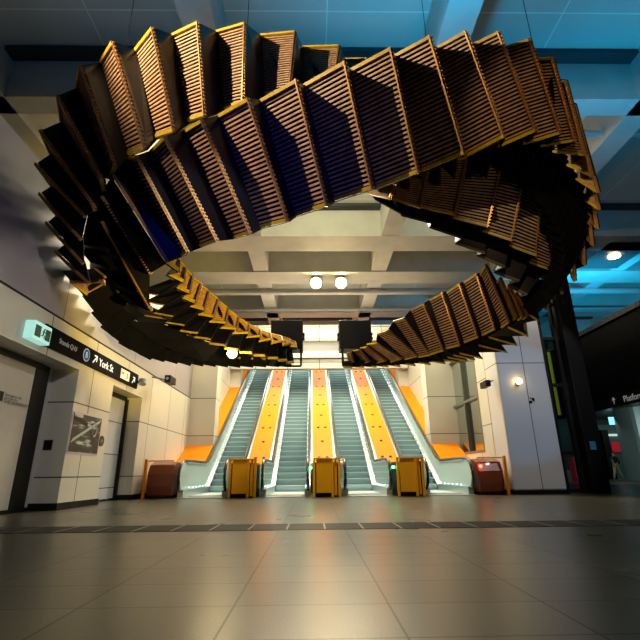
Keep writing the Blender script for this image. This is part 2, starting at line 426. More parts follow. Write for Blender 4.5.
# ------------------------------------------------------------------ escalators
EX = [CX-3.3, CX-1.1, CX+1.1, CX+3.3]
M['step'] = mat('ribbed steel tread', (.78, .92, .94), .3, .1, noise=.1)
M['riser'] = mat('riser steel', (.34, .46, .50), .3, .2)
M['hand'] = mat('black handrail rubber', (.02, .02, .02), .3, coat=.6)
M['led'] = emis('white led', (.75, 1, 1), 4.5)
def zh(y):                                   # top of the handrail
    if y < YS: return .96
    if y > YT: return .96+ZT
    return .96+(y-YS)*SL
def zs(y): return max(0, min(ZT, (y-YS)*SL))
def make_escalator():
    t = empty('escalator', (0, D0, 0))
    # steps
    bm = B()
    prof = [(0, 0), (0, -.015)] + [(.012+.045*math.sin(a)*1.0, -.015-.185*q) for q, a in [(j/6, math.pi*j/6/2*1.0) for j in range(1, 7)]] + [(.36, -.2), (.36, 0)]
    prism_x(bm, prof, -.5, .5)
    for j in range(17):                      # riser and tread cleats
        x = -.48+.06*j
        box(bm, x-.008, x+.008, -.006, .34, -.012, .012)
    box(bm, -.5, .5, -.012, .02, -.006, .016, 1)
    me = None
    i = 0
    for i in range(1, int((YT-YS)/(.2/SL))+1):
        y = YS + (i-1)*(.2/SL)
        if me is None:
            o = obj('step', bm, [M['riser'], M['step']], t); me = o.data
            o.matrix_parent_inverse = Matrix(); o.location = (0, y-D0, .2*i); first = o
        else:
            o = first.copy(); COL.objects.link(o); o.parent = t; o.location = (0, y-D0, .2*i)
    bm = B(); box(bm, -.5, .5, 13.35-D0, YS-D0, 0.002, .016)
    for j in range(40): box(bm, -.49+.025*j, -.482+.025*j, 13.35-D0, YS-D0, .016, .022)
    o = obj('landing_step', bm, M['step'], t); o.matrix_parent_inverse = Matrix()
    bm = B(); box(bm, -.62, .62, -.05, .8, .002, .014); box(bm, -.5, .5, .8, .84, .002, .03, 1)
    o = obj('comb_plate', bm, [M['steel'], M['orange']], t); o.matrix_parent_inverse = Matrix()
    for s in (-1, 1):
        x = s*.60
        # handrail loop
        c = (D0+.42, .54); r = .40
        pts = []
        for k in range(0, 11):
            a = -math.pi/2 - math.pi*k/10*1.0
            pts.append((x, c[0]+r*math.cos(a), c[1]+r*math.sin(a)*1.0))
        pts = [(x, D0+.95, .16)] + pts + [(x, y, zh(y)) for y in (14, 15.3, 15.6)] + [(x, 15.9, .985), (x, 16.3, zh(16.3)+.01), (x, 20, zh(20)), (x, 24, zh(24)), (x, YT, zh(YT)), (x, YT+1.5, zh(YT+1.5))]
        bm = B(); tube(bm, [(p[0], p[1]-D0, p[2]) for p in pts], .042, 10)
        o = obj('handrail', bm, M['hand'], t, smooth=True); o.matrix_parent_inverse = Matrix()
        # glass
        top = [(p[1]-D0, p[2]-.03) for p in pts[2:]]
        bot = [(YT+1.5-D0, ZT+.16), (YT-D0, ZT+.16), (YS+.1-D0, .22), (1.0, .2), (.55, .2)]
        bm = B(); prism_x(bm, top+bot, x-.012, x+.012)
        o = obj('balustrade_glass', bm, M['glassp'], t); o.matrix_parent_inverse = Matrix()
        # skirt
        bm = B()
        prism_x(bm, [(.25, .01), (.25, .2), (YS+.1-D0, .22), (YT-D0, ZT+.2), (YT+1.5-D0, ZT+.2), (YT+1.5-D0, ZT-.25), (YT-D0, ZT-.25), (YS+.3-D0, .01)], min(s*.515, s*.66), max(s*.515, s*.66))
        o = obj('skirt', bm, M['steel'], t); o.matrix_parent_inverse = Matrix()
        # slim handrail track of metal under the rubber
        bm = B()
        tube(bm, [(x-s*.03, y-D0, zh(y)-.06) for y in (13.2, 15.6)] + [(x-s*.03, 16.2-D0, zh(16.2)-.06), (x-s*.03, YT-D0, zh(YT)-.06)], .022, 6)
        o = obj('handrail_track', bm, M['steel'], t); o.matrix_parent_inverse = Matrix()
        # skirt lights
        bm = B()
        y = 13.4
        while y < YT:
            z = .235+zs(y)
            box(bm, s*.53-.01, s*.53+.01, y-D0, y+.05-D0, z, z+.018); y += .42
        o = obj('skirt_light', bm, M['led'], t); o.matrix_parent_inverse = Matrix()
    return t
def copy_tree(o, parent=None):
    c = o.copy(); COL.objects.link(c)
    if parent is not None: c.parent = parent
    for ch in list(o.children): copy_tree(ch, c)
    return c
esc0 = make_escalator()
labs = ['outer left escalator, leftmost of the four side by side', 'escalator just left of the middle orange deck', 'escalator just right of the middle orange deck', 'outer right escalator, rightmost of the four side by side']
for i, x in enumerate(EX):
    e = esc0 if i == 0 else copy_tree(esc0)
    e.location.x = x
    tag(e, labs[i], 'escalator', 'bank of four escalators')
# red / green status lamp on newels
# orange decks between the escalators
def deck(x0, x1, label, dots=True, y0=15.7, lift=0):
    t = tag(empty('escalator_deck', ((x0+x1)/2, y0, 0)), label, 'deck', 'orange decks along the escalators')
    bm = B()
    yc = YS
    prism_x(bm, [(y0, .90+lift), (yc, .905+lift), (YT, .90+ZT+lift), (YT+1, .90+ZT+lift), (YT+1, .82+ZT+lift), (YT, .82+ZT+lift), (yc, .82+lift), (y0, .82+lift)], x0, x1)
    obj('orange_panel', bm, M['orange'], t)
    if dots:
        bm = B(); n = Vector((0, -math.sin(math.radians(30)), math.cos(math.radians(30))))
        k = 0; y = YS+.35; xm = (x0+x1)/2
        while y < YT-.2:
            z = .905+(y-YS)*SL+lift+.004
            for dx in ((-.14, .14) if k % 2 == 0 else (0,)):
                disc(bm, (xm+dx, y, z), n, .055, .03, 10)
            k += 1; y += 1.05
        obj('fixing_dot', bm, M['black'], t)
        bm = B(); prism_x(bm, [(13.3, 0), (13.3, .78), (YS, .80), (YT, .80+ZT), (YT+1, .80+ZT), (YT+1, ZT), (YT, ZT), (YS+.6, 0)], x0+.02, x1-.02)
        obj('deck_body', bm, M['palebody'], t)
    for xx in (x0-.03, x1+.03):
        bm = B()
        prism_x(bm, [(y0, .93+lift), (yc, .935+lift), (YT, .93+ZT+lift), (YT, .80+ZT+lift), (yc, .80+lift), (y0, .80+lift)], xx-.03, xx+.03)
        obj('edge_trim', bm, M['steel'], t)
    return t
for i, lab in enumerate(('orange deck with dots left of the two middle escalators', 'orange deck with dots in the middle of the four escalators', 'orange deck with dots right of the two middle escalators')):
    x = CX+(i-1)*2.2
    deck(x-.36, x+.36, lab)
# side slopes
for s, nm in ((-1, 'left'), (1, 'right')):
    xa, xb = CX+s*3.99, CX+s*4.95
    t = tag(empty('side_slope', ((xa+xb)/2, 15.0, 0)), 'orange sloping deck between the %s wall and the outer escalator' % nm, 'deck', 'orange side slopes')
    bm = B(); z0 = .95
    prism_x(bm, [(15.0, z0-.2), (15.75, z0), (17.0, z0+(17.0-YS)*SL), (17.0, 0), (15.0, 0)], min(xa, xb), max(xa, xb))
    obj('orange_panel', bm, M['orange'], t)
    xc = CX+s*4.5
    bm = B(); prism_x(bm, [(17.7, z0+(17.7-YS)*SL), (YT, z0+ZT), (YT+1, z0+ZT), (YT+1, z0+ZT-.3), (17.7, z0)], min(xa, xc), max(xa, xc))
    obj('upper_panel', bm, M['orange'], t)
    # low housing beside the newel
    t = tag(empty('newel_housing', (CX+s*4.3, 12.9, 0)), 'dark red-brown housing between the %s outer newel and the wall' % nm, 'housing')
    bm = B()
    x0, x1 = sorted((CX+s*4.05, CX+s*4.72))
    prism_x(bm, [(12.62, .06), (12.55, .3), (12.55, .6), (12.66, .84), (12.9, .92), (14.9, .92), (14.9, .06)], x0, x1)
    obj('body', bm, M['darkgloss'], t, bevel=.03)
    bm = B(); box(bm, x0, x1, 12.6, 14.9, 0, .06); obj('plinth', bm, M['black'], t)
    bm = B(); box(bm, x0-.0, x1, 12.53, 12.6, .92, .95); obj('top_lip', bm, M['orange'], t)
    p_ = tag(obj('post', (lambda q: (box(q, CX+s*4.75-.035, CX+s*4.75+.035, 12.42, 12.5, 0, .98), q)[1])(B()), M['orange'], bevel=.01), 'thin orange post beside the %s newel housing' % nm, 'post', 'orange side posts')
# orange barriers closing the gaps between the newels
for i, lab in enumerate(('orange metal barrier between the two left escalators', 'orange metal barrier at the middle pair of newels', 'orange metal barrier between the two right escalators')):
    x = CX+(i-1)*2.2
    t = tag(empty('barrier', (x, 12.4, 0)), lab, 'barrier', 'orange barriers at the escalator foot')
    bm = B(); box(bm, x-.27, x+.12, 12.40, 12.46, .10, .93); obj('front_panel', bm, M['orangeb'], t, bevel=.008)
    bm = B(); box(bm, x+.20, x+.27, 12.44, 12.5, .04, .93); obj('side_panel', bm, M['orangeb'], t)
    for px in (-.33, .15, .33):
        bm = B(); box(bm, x+px-.032, x+px+.032, 12.36, 12.43, 0, .95); obj('post', bm, M['orangeb'], t, bevel=.006)
    bm = B(); box(bm, x-.36, x+.36, 12.36, 12.44, .93, .97); obj('top_rail', bm, M['orangeb'], t, bevel=.006)
    bm = B(); box(bm, x-.35, x+.35, 12.5, 13.3, 0.0, .86); obj('back_box', bm, M['black'], t)
# status lights on newels
for x, c, lab in ((CX-.42, (.05, 1, .3), 'green status light on the middle newel'), (CX+2.2-.42, (.05, 1, .3), 'green status light on the right inner newel'), (CX+4.12, (1, .04, .02), 'red status light on the right outer newel')):
    bm = B(); disc(bm, (x, 12.53, .72), (0, 1, 0), .035, .06, 12)
    tag(obj('status_light', bm, emis('status', c, 22)), lab, 'indicator light', 'newel status lights')

# ------------------------------------------------------------------ the suspended sculpture
SCU = tag(empty('sculpture', (CX, 9, 0)), 'huge looping sculpture of old timber escalator treads hung under the ceiling', 'sculpture')
def lerp(a, b, t): return a+(b-a)*t
def expand(keys):
    out = [keys[0][:12]]
    for k0, k1 in zip(keys, keys[1:]):
        n = k1[12] if len(k1) > 12 else 0
        for j in range(1, n+1):
            f = j/(n+1); out.append(tuple(lerp(a, c, f) for a, c in zip(k0[:12], k1[:12])))
        out.append(k1[:12])
    return out
def K(T, Bm, Z, oT, oB, dz=.4, n=0):
    z = Z if isinstance(Z, tuple) else (Z, Z)
    d = dz if isinstance(dz, tuple) else (dz, dz)
    return (T[0], T[1], Bm[0], Bm[1], z[0], z[1], oT[0], oT[1], oB[0], oB[1], d[0], d[1], n)
def strip(keys, wood, kind='slat', nsl=24, plates=True, cleats=(True, True), duty=.44, cm='cleat'):
    ks = expand(keys); prev = None
    for k in ks:
        Tx, Ty, Bx, By, zt, zb, otx, oty, obx, oby, d1, d2 = k
        Rt, Rb = at(Tx, Ty, zt), at(Bx, By, zb)
        Vt, Vb = at(Tx+otx, Ty+oty, zt+d1), at(Bx+obx, By+oby, zb+d2)
        n = (Rb-Rt).cross(Vt-Rt)
        if n.length < 1e-5: prev = (Rt, Rb); continue
        n.normalize()
        if n.dot(CP-Rt) < 0: n = -n
        along = (Rb-Rt).normalized()
        if kind == 'slat':
            bm = B(); L = (Rb-Rt).length
            for j in range(1, nsl-1):
                a = (j+.5)/nsl
                p0, p1 = Vt.lerp(Vb, a), Rt.lerp(Rb, a)
                bar(bm, p0+n*.015, p1+n*.015+(p1-p0)*.02, along, L/nsl*duty, n, .014, 0)
            quadplate(bm, Vt-n*.012, Vb-n*.012, Rb-n*.012, Rt-n*.012, .012, 1)
            tr_ = obj('slatted_tread', bm, [wood, M['back']], SCU)
            for j, on in ((0, cleats[0]), (nsl-1, cleats[1])):
                if not on: continue
                a = (j+.5)/nsl
                bm = B(); bar(bm, Vt.lerp(Vb, a)+n*.03, Rt.lerp(Rb, a)+n*.03, along, L/nsl*.8, n, .05)
                obj('end_cleat', bm, M['cleat'], tr_)
            bm = B(); wd = (Rt-Vt).normalized()
            bar(bm, Rt+n*.03, Rb+n*.03, wd, .022, n, .05)
            for j in range(nsl): 
                p1 = Rt.lerp(Rb, (j+.5)/nsl); bar(bm, p1+n*.02, p1+n*.02+wd*.035, along, .02, n, .03)
            obj('nosing', bm, M['nosing'], tr_)
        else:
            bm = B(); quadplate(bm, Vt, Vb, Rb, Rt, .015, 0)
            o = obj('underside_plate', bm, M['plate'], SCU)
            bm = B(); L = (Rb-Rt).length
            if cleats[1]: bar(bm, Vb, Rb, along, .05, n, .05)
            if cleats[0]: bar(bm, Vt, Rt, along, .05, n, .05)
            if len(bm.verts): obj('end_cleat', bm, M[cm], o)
        if prev is not None and plates:
            bm = B(); quadplate(bm, prev[0]-n*.01, prev[1]-n*.01, Vb-n*.01, Vt-n*.01, .012, 0)
            if kind == 'slat': obj('riser_plate', bm, M['plate'], SCU)
            else: obj('riser_plate', bm, M['plate'], o)
        prev = (Rt, Rb)

# upper outer run: from the left end, along the bottom, up the left side and over the front
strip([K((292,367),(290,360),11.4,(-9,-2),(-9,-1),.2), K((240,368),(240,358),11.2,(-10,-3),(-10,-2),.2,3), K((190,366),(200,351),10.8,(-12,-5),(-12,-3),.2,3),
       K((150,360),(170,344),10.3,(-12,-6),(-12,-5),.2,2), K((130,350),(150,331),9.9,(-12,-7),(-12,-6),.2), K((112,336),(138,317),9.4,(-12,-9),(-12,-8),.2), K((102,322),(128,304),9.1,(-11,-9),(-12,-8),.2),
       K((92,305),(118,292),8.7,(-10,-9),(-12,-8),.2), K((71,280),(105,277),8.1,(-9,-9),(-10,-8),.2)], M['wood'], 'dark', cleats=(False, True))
strip([K((71,281),(105,280),8.1,(16,12),(1,3)), K((57,251),(90,282),7.7,(18,18),(1,1),.3), K((48,222),(84,262),7.4,(18,21),(1,1),.3), K((41,193),(82,238),7.15,(17,21),(1,1),.3), K((37,163),(86,215),(6.95,6.9),(16,22),(1,1),.3),
       K((42,130),(97,207),(6.9,6.75),(10,23),(0,3),.3), K((59,95),(104,178),(6.85,6.6),(4,26),(3,16),.3), K((82,65),(118,168),(6.85,6.5),(-4,22),(-5,12)), K((114,42),(147,150),(6.9,6.5),(-12,20),(-17,6)),
       K((154,28),(176,133),(6.9,6.5),(-17,22),(-19,6)), K((199,23),(206,118),(6.9,6.5),(-25,12),(-17,5)), K((246,24),(244,106),(7.0,6.6),(-28,8),(-19,4)),
       K((296,33),(290,92),(7.1,6.7),(-34,3),(-24,4)), K((340,47),(332,100),(7.2,6.8),(-37,1),(-26,4)), K((368,60),(360,105),(7.3,6.9),(-22,0),(-20,2))], M['wood'], nsl=26)
# lower run: left end, left side, front, right side, back to the right end
strip([K((285,367),(285,360),11.4,(-9,-2),(-9,-1),.2), K((245,366),(255,353.5),11.2,(-12,-2),(-12,-2),.2,3), K((205,362),(222,345),10.7,(-15,-3),(-15,-2),.2,2), K((178,352),(205,340),10.3,(-16,-4),(-17,-3),.2), K((155,340),(190,333),9.9,(-17,-4),(-19,-3),.2),
       K((138,322),(178,325),9.4,(-16,-4),(-20,-3),.2), K((124,300),(166,318),9.0,(-16,-5),(-20,-3),.2)], M['wood'], 'dark', cleats=(False, True))
strip([K((100,222),(150,311),(6.95,8.2),(1,1),(1,1),.4), K((100,197),(149,274),(6.75,7.4),(1,1),(1,1),.4), K((111,175),(166,263),(6.6,6.9),(1,1),(0,1),.4), K((138,155),(190,252),(6.45,6.6),(-9,1),(-5,4)),
       K((166,136),(219,241),(6.35,6.4),(-14,14),(-16,6)), K((203,119),(252,234),6.3,(-18,11),(-16,5)), K((249,98),(289,222),6.25,(-30,17),(-27,7)), K((297,80),(328,207),6.2,(-36,20),(-32,10)),
       K((345,62),(373,190),6.2,(-41,23),(-38,12)), K((391,48),(419,174),6.2,(-41,22),(-42,16)), K((430,36),(465,155),6.25,(-37,20),(-43,18)), K((466,31),(505,138),6.3,(-33,18),(-38,20)),
       K((499,31),(537,132),6.4,(-29,14),(-37,16)), K((530,38),(562,134),6.5,(-25,8),(-36,11)), K((553,56),(577,141),6.65,(-18,1),(-33,6)), K((567,80),(587,155),6.85,(-12,-1),(-31,-3)),
       K((576,104),(594,176),7.1,(-10,-4),(-24,-11)), K((583,132),(600,192),7.35,(-8,-5),(-21,-13)), K((589,160),(601,209),7.6,(-6,-6),(-16,-11)), K((592,185),(599,228),7.9,(-6,-7),(-12,-13)),
       K((590,205),(594,245),8.1,(-5,-8),(-9,-12)), K((584,228),(586,265),8.4,(-3,-8),(-7,-12)), K((575,252),(576,281),8.7,(-3,-8),(-5,-10))], M['wood'], nsl=28)
strip([K((560,275),(562,293),9.0,(-3,-9),(-4,-10),.2), K((547,288),(548,305),9.2,(-6,-9),(-7,-9),.2), K((536,300),(538,320),9.4,(-9,-8),(-12,-8),.2), K((525,310),(528,336),9.6,(-14,-6),(-20,-9),.2), K((505,322),(517,345),9.9,(-20,-5),(-28,-8),.2),
       K((490,330),(507,352),10.1,(-20,-3),(-28,-7),.2), K((470,340),(482,358),10.4,(-16,-3),(-22,-5),.2), K((445,348),(460,362),10.7,(-14,-2),(-18,-3),.2,2), K((395,357),(400,366),11.2,(-10,-1),(-12,-2),.2,3), K((352,361),(352,367),11.4,(-8,0),(-8,0),.2,3)], M['wood'], 'dark', cleats=(False, True))
# inner left run, timber lit from below
E_ = [((179,262),(178,272)),((185,269),(183,283)),((192,277),(189,294)),((201,285),(195,304)),((209,292),(204,311)),((218,300),(213,318)),((228,309),(225,324)),((238,318),(236,330)),((249,325),(248,334)),((260,331),(260,337)),((270,334.5),(271,340)),((281,337.5),(282,342)),((289,340),(290,345)),((295,343),(296,349))]
oE = [(-14,-10),(-17,-8),(-19,-8),(-20,-8),(-19,-5),(-19,-3),(-18,-1),(-18,-1),(-17,1),(-15,2),(-13,3),(-11,3),(-8,2),(-6,0)]
strip([K(a, c, (lerp(7.5, 11.7, i/13), lerp(7.1, 11.4, i/13)), ((E_[max(i,1)-1][0][0]-E_[max(i,1)][0][0])*1.25, (E_[max(i,1)-1][0][1]-E_[max(i,1)][0][1])*1.15), oE[i], .08) for i, (a, c) in enumerate(E_)], M['woodlit'], nsl=12, duty=.8)
Fb = [(158,295),(164,305),(173,316),(184,325),(197,333),(210,339),(224,345),(238,349.5),(252,353),(265,355.5),(278,358),(287,360),(294,362)]
strip([K((E_[i+1][1][0]-4, E_[i+1][1][1]-1), Fb[i], (lerp(7.5, 11.6, i/12), lerp(8.0, 11.2, i/12)), (-9,-3), (-20+i,-4+i*.4), .15) for i in range(13)], M['wood'], 'dark', cleats=(False, True))
# run passing behind, down to the right
Cb = [((400,172),(390,200),(-20,3),(-22,-5),7.1),((430,162),(420,209),(-28,6),(-30,-9),7.3),((467,158),(454,216),(-35,4),(-36,-8),7.5),((503,158),(487,228),(-35,2),(-36,-9),7.8),((525,168),(511,242),(-22,-4),(-31,-10),8.1),((542,182),(536,257),(-17,-10),(-30,-11),8.4),
      ((552,205),(551,271),(-12,-12),(-26,-9),8.7),((558,232),(557,287),(-10,-10),(-20,-11),9.0),((555,268),(555,299),(-8,-8),(-12,-8),9.2),((550,285),(546,309),(-6,-8),(-10,-8),9.3)]
strip([K(a, c, z, o1, o2, .2) for a, c, o1, o2, z in Cb], M['wood'], nsl=22)
Kb = [((388,196),(401,213),(-20,-4),(-26,-14)),((418,203),(432,223),(-25,-7),(-31,-8)),((452,209),(462,238),(-30,-7),(-33,-11)),((487,219),(485,253),(-30,-8),(-30,-10)),((512,232),(505,267),(-28,-9),(-28,-12)),((538,247),(519,281),(-24,-10),(-25,-9)),((551,262),(527,295),(-20,-10),(-19,-10)),((552,287),(531,307),(-15,-9),(-14,-9))]
strip([K(a, c, 7.4+.28*i, o1, o2, .15) for i, (a, c, o1, o2) in enumerate(Kb)], M['wood'], 'dark', cleats=(False, True), cm='bronze')
# lower right run with the slats facing the hall
Db = [((351,352),(354,362),(-5,1),(-5,1)),((359,349),(370,361),(-6,1),(-6,2)),((367,346),(386,360),(-7,1),(-8,2)),((376,342),(402,358),(-9,1),(-10,3)),((388,329),(418,356),(-11,4),(-12,3)),((404,317),(431,355),(-10,3),(-11,2)),((423,303),(444,351),(-12,6),(-13,4)),((442,292),(460,346),(-12,7),(-13,3)),
      ((459,283),(478,338),(-12,8),(-13,5)),((476,273),(495,330),(-12,8),(-12,6)),((486,264),(510,323),(-5,9),(-7,5)),((501,277),(518,318),(-4,5),(-4,3)),((510,285),(524,317),(-3,5),(-4,3)),((517,292),(529,316),(-3,4),(-4,3))]
Dz = [11.4,11.3,11.2,11.0,10.8,10.6,10.4,10.2,10.0,9.8,9.6,9.5,9.4,9.35]
strip([K(a, c, Dz[i], o1, o2, .2) for i, (a, c, o1, o2) in enumerate(Db)], M['wood'], nsl=20)
# shaded inside of the right-hand turn
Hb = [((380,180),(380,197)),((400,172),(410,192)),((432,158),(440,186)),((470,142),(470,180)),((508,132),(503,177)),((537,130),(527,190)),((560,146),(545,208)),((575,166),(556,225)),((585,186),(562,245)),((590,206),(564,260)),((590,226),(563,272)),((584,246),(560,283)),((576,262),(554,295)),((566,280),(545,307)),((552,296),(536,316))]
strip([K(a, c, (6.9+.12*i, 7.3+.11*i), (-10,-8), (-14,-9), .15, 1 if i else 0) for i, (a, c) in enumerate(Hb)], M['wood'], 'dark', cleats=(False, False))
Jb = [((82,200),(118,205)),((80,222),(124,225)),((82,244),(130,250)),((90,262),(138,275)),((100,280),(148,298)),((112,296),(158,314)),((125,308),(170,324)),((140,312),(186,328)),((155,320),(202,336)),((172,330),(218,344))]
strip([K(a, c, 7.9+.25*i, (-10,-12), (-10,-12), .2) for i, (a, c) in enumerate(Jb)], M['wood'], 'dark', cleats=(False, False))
# drive housings at the two ends
for (x0, x1, xf) in ((271, 303, 301), (339, 371, 343)):
    a = at(x0, 320, 11.9); c = at(x1, 351, 11.9)
    bm = B(); box(bm, a.x, c.x, a.y, a.y+.5, c.z, a.z)
    for fx in (a.x-.05, c.x):
        for z in (.35, .5): box(bm, fx, fx+.05, a.y+.1, a.y+.3, lerp(c.z, a.z, z), lerp(c.z, a.z, z)+.08)
    h = obj('end_housing', bm, M['black'], SCU, bevel=.02)
    bm = B(); q = at(xf, 366, 11.6); r_ = at(xf, 350, 11.6)
    q2 = at(285 if xf < 320 else 360, 366, 11.6)
    tube(bm, [(q.x, q.y, r_.z+.3), (q.x, q.y, q.z)], .03, 8); tube(bm, [(q.x, q.y, q.z), (q2.x, q.y, q.z)], .03, 8)
    obj('frame_tube', bm, M['black'], h)
# thin hangers
for (px, py, z) in ((246, 40, 7.0), (120, 70, 6.9), (430, 60, 6.4), (545, 90, 6.8)):
    p_ = at(px, py, z); bm = B(); tube(bm, [(p_.x, p_.y+.05, p_.z), (p_.x, p_.y+.05, ZC)], .006, 6)
    obj('hanger_cable', bm, M['black'], SCU)

# ------------------------------------------------------------------ signs and small things on the left
XS = XL+.02
a, c = onX(45, 328, XS), onX(138, 372, XS)
y0, y1 = a.y, c.y; zt = (a.z+c.z)/2; zb = onX(45, 348, XS).z
zb = (zb+onX(137, 388, XS).z)/2
print('sign', y0, y1, zt, zb)
t = tag(empty('wayfinding_sign', (XL, (y0+y1)/2, zb)), 'long black direction sign reading Stands and York St on the left wall', 'sign')
bm = B(); box(bm, XL-.0, XL+.05, y0, y1, zb, zt); obj('board', bm, mat('sign black', (.003, .003, .004), .6, spec=.04), t, bevel=.005)
FX = ((0, 1, 0), (0, 0, 1))
wt = emis('sign white', (.8, .8, .85), .6); XF = XL+.055
H = zt-zb
def sy(px): return onX(px, 350, XS).y
def syl(px): return onX(px, 328+(px-45)*.47+10, XS).y
text_mesh('lettering', 'Stands Q-U', H*.36, emis('sign grey', (.35, .35, .37), .2), (XF, syl(57), zb+H*.40), FX, t)
text_mesh('lettering', 'York St', H*.62, wt, (XF, syl(97.5), zb+H*.28), FX, t)
yb = (syl(80.5)+syl(88.5))/2
bm = B(); disc(bm, (XF, yb, zb+H*.5), (1, 0, 0), H*.36, .006, 28); disc(bm, (XF+.002, yb, zb+H*.5), (1, 0, 0), H*.31, .008, 28, 1)
obj('bus_symbol', bm, [emis('ring blue', (.3, .5, .9), .3), mat('symbol blue', (.01, .05, .25), .4)], t)
text_mesh('symbol_letter', 'B', H*.46, emis('letter blue', (.4, .6, 1), .3), (XF+.008, yb-H*.16, zb+H*.34), FX, t)
def arrow(yc, zc, s, m_):
    bm = B(); a = Vector((XF, yc-s*.5, zc-s*.5)); c = Vector((XF, yc+s*.5, zc+s*.5))
    bar(bm, a, c, (0, 1, -1), s*.2, (1, 0, 0), .006)
    bar(bm, (XF, yc+s*.5, zc+s*.58), (XF, yc+s*.5, zc-s*.25), (0, 1, 0), s*.18, (1, 0, 0), .006)
    bar(bm, (XF, yc+s*.58, zc+s*.5), (XF, yc-s*.25, zc+s*.5), (0, 0, 1), s*.18, (1, 0, 0), .006)
    obj('arrow', bm, m_, t)
arrow(syl(93.3), zb+H*.5, H*.42, wt)
ye0, ye1 = syl(119.5), syl(128)
bm = B(); box(bm, XL+.05, XF+.003, ye0, ye1, zb+H*.2, zb+H*.82); obj('exit_plate', bm, emis('exit plate', (.8, .62, .48), .5), t)
dk = mat('lettering dark', (.05, .04, .04), .5)
text_mesh('exit_word', 'Exit', H*.24, dk, (XF+.004, ye0+.03, zb+H*.5), FX, t)
text_mesh('exit_number', '3', H*.5, dk, (XF+.004, lerp(ye0, ye1, .62), zb+H*.32), FX, t)
arrow(syl(132.3), zb+H*.45, H*.4, wt)
# green exit sign
ye0, ye1 = onX(25, 330, XS).y, onX(43, 335, XS).y
zz = onX(34, 333, XS).z
t = tag(empty('exit_sign', (XL, (ye0+ye1)/2, zz-.15)), 'glowing green running man exit sign above the wide door', 'exit sign')
bm = B(); box(bm, XL, XL+.16, ye0, ye1, zz-.15, zz+.15); obj('light_box', bm, M['white_e'], t, bevel=.01)
for f0, f1 in ((.06, .38), (.66, .94)):
    bm = B(); box(bm, XL+.16, XL+.166, lerp(ye0, ye1, f0), lerp(ye0, ye1, f1), zz-.10, zz+.09)
    obj('green_panel', bm, mat('exit green', (.0, .08, .04), .4), t)
ym = lerp(ye0, ye1, .52); bm = B(); g_ = (1, 0, 0); X_ = XL+.168
disc(bm, (X_, ym+.02, zz+.065), g_, .018, .006, 12)
for p0, p1, w_ in (((ym+.01, zz+.045), (ym-.005, zz-.01), .03), ((ym, zz-.01), (ym+.04, zz-.05), .016), ((ym+.04, zz-.05), (ym+.03, zz-.09), .014), ((ym-.005, zz-.01), (ym-.02, zz-.055), .016), ((ym-.02, zz-.055), (ym-.06, zz-.06), .014), ((ym+.01, zz+.04), (ym+.05, zz+.01), .012), ((ym+.01, zz+.04), (ym-.035, zz+.02), .012)):
    a = Vector((X_, *p0)); c = Vector((X_, *p1)); bar(bm, a, c, (c-a).cross(Vector(g_)), w_, g_, .005)
obj('running_figure', bm, mat('exit green', (.0, .10, .05), .4), t)
# poster, round sign, small plate
XP = XL
a, c = onX(73, 416, XP), onX(96.5, 452, XP)
print('poster', a, c)
t = tag(empty('poster', (XL, (a.y+c.y)/2, c.z)), 'square dark photo poster with white border on the left wall block', 'poster')
za, zc = onX(85, 415, XP).z, onX(85, 453, XP).z
bm = B(); box(bm, XL, XL+.012, a.y-.03, c.y+.03, zc-.03, za+.03); obj('border', bm, M['white'], t)
m, nt, p = newmat('poster print')
g = nt.nodes.new('ShaderNodeNewGeometry'); mp = nt.nodes.new('ShaderNodeMapping'); mp.inputs['Rotation'].default_value = (.65, 0, 0); mp.inputs['Scale'].default_value = (1, .7, 4)
n_ = nt.nodes.new('ShaderNodeTexNoise'); n_.inputs['Scale'].default_value = 2.4; n_.inputs['Detail'].default_value = 4
cr = nt.nodes.new('ShaderNodeValToRGB'); cr.color_ramp.elements[0].position = .45; cr.color_ramp.elements[0].color = (.02, .012, .01, 1)
cr.color_ramp.elements[1].position = .66; cr.color_ramp.elements[1].color = (.5, .6, .52, 1)
e_ = cr.color_ramp.elements.new(.56); e_.color = (.04, .035, .025, 1)
nt.links.new(g.outputs['Position'], mp.inputs[0]); nt.links.new(mp.outputs[0], n_.inputs['Vector']); nt.links.new(n_.outputs['Fac'], cr.inputs[0]); nt.links.new(cr.outputs[0], p.inputs['Base Color'])
bm = B(); box(bm, XL+.012, XL+.016, a.y, c.y, zc, za); obj('print', bm, m, t)
PY = lambda f: lerp(a.y, c.y, f)
PZ = lambda f: lerp(za, zc, f)
bm = B(); bar(bm, (XL+.018, PY(.05), PZ(.72)), (XL+.018, PY(.95), PZ(.08)), (0, 1, 1.2), .12, (1, 0, 0), .003); obj('pale_band', bm, mat('pale band', (.42, .5, .46), .5), t)
bm = B(); bar(bm, (XL+.019, PY(.02), PZ(.12)), (XL+.019, PY(.5), PZ(.26)), (0, 0, 1), .09, (1, 0, 0), .003); bar(bm, (XL+.019, PY(.02), PZ(.05)), (XL+.019, PY(.3), PZ(.05)), (0, 0, 1), .07, (1, 0, 0), .003, 1); obj('dark_band', bm, [M['black'], M['white']], t)
bm = B()
rc = Vector((XL+.02, PY(.76), PZ(.36)))
pts = [rc+Vector((0, .10*math.cos(q), .13*math.sin(q))) for q in [math.pi*.75+2*math.pi*j/24*.83 for j in range(25)]]
tube(bm, pts, .014, 6); obj('pale_ring', bm, mat('ring pale', (.6, .55, .55), .5), t)
cc = onX(101, 441, XP)
bm = B(); disc(bm, (XL+.01, cc.y, cc.z), (1, 0, 0), .11, .02, 28); disc(bm, (XL+.012, cc.y, cc.z), (1, 0, 0), .03, .024, 12, 1)
tag(obj('round_sign', bm, [mat('olive black', (.03, .03, .015), .4), mat('dim mark', (.25, .24, .15), .5)]), 'small round dark sign right of the square poster', 'sign')
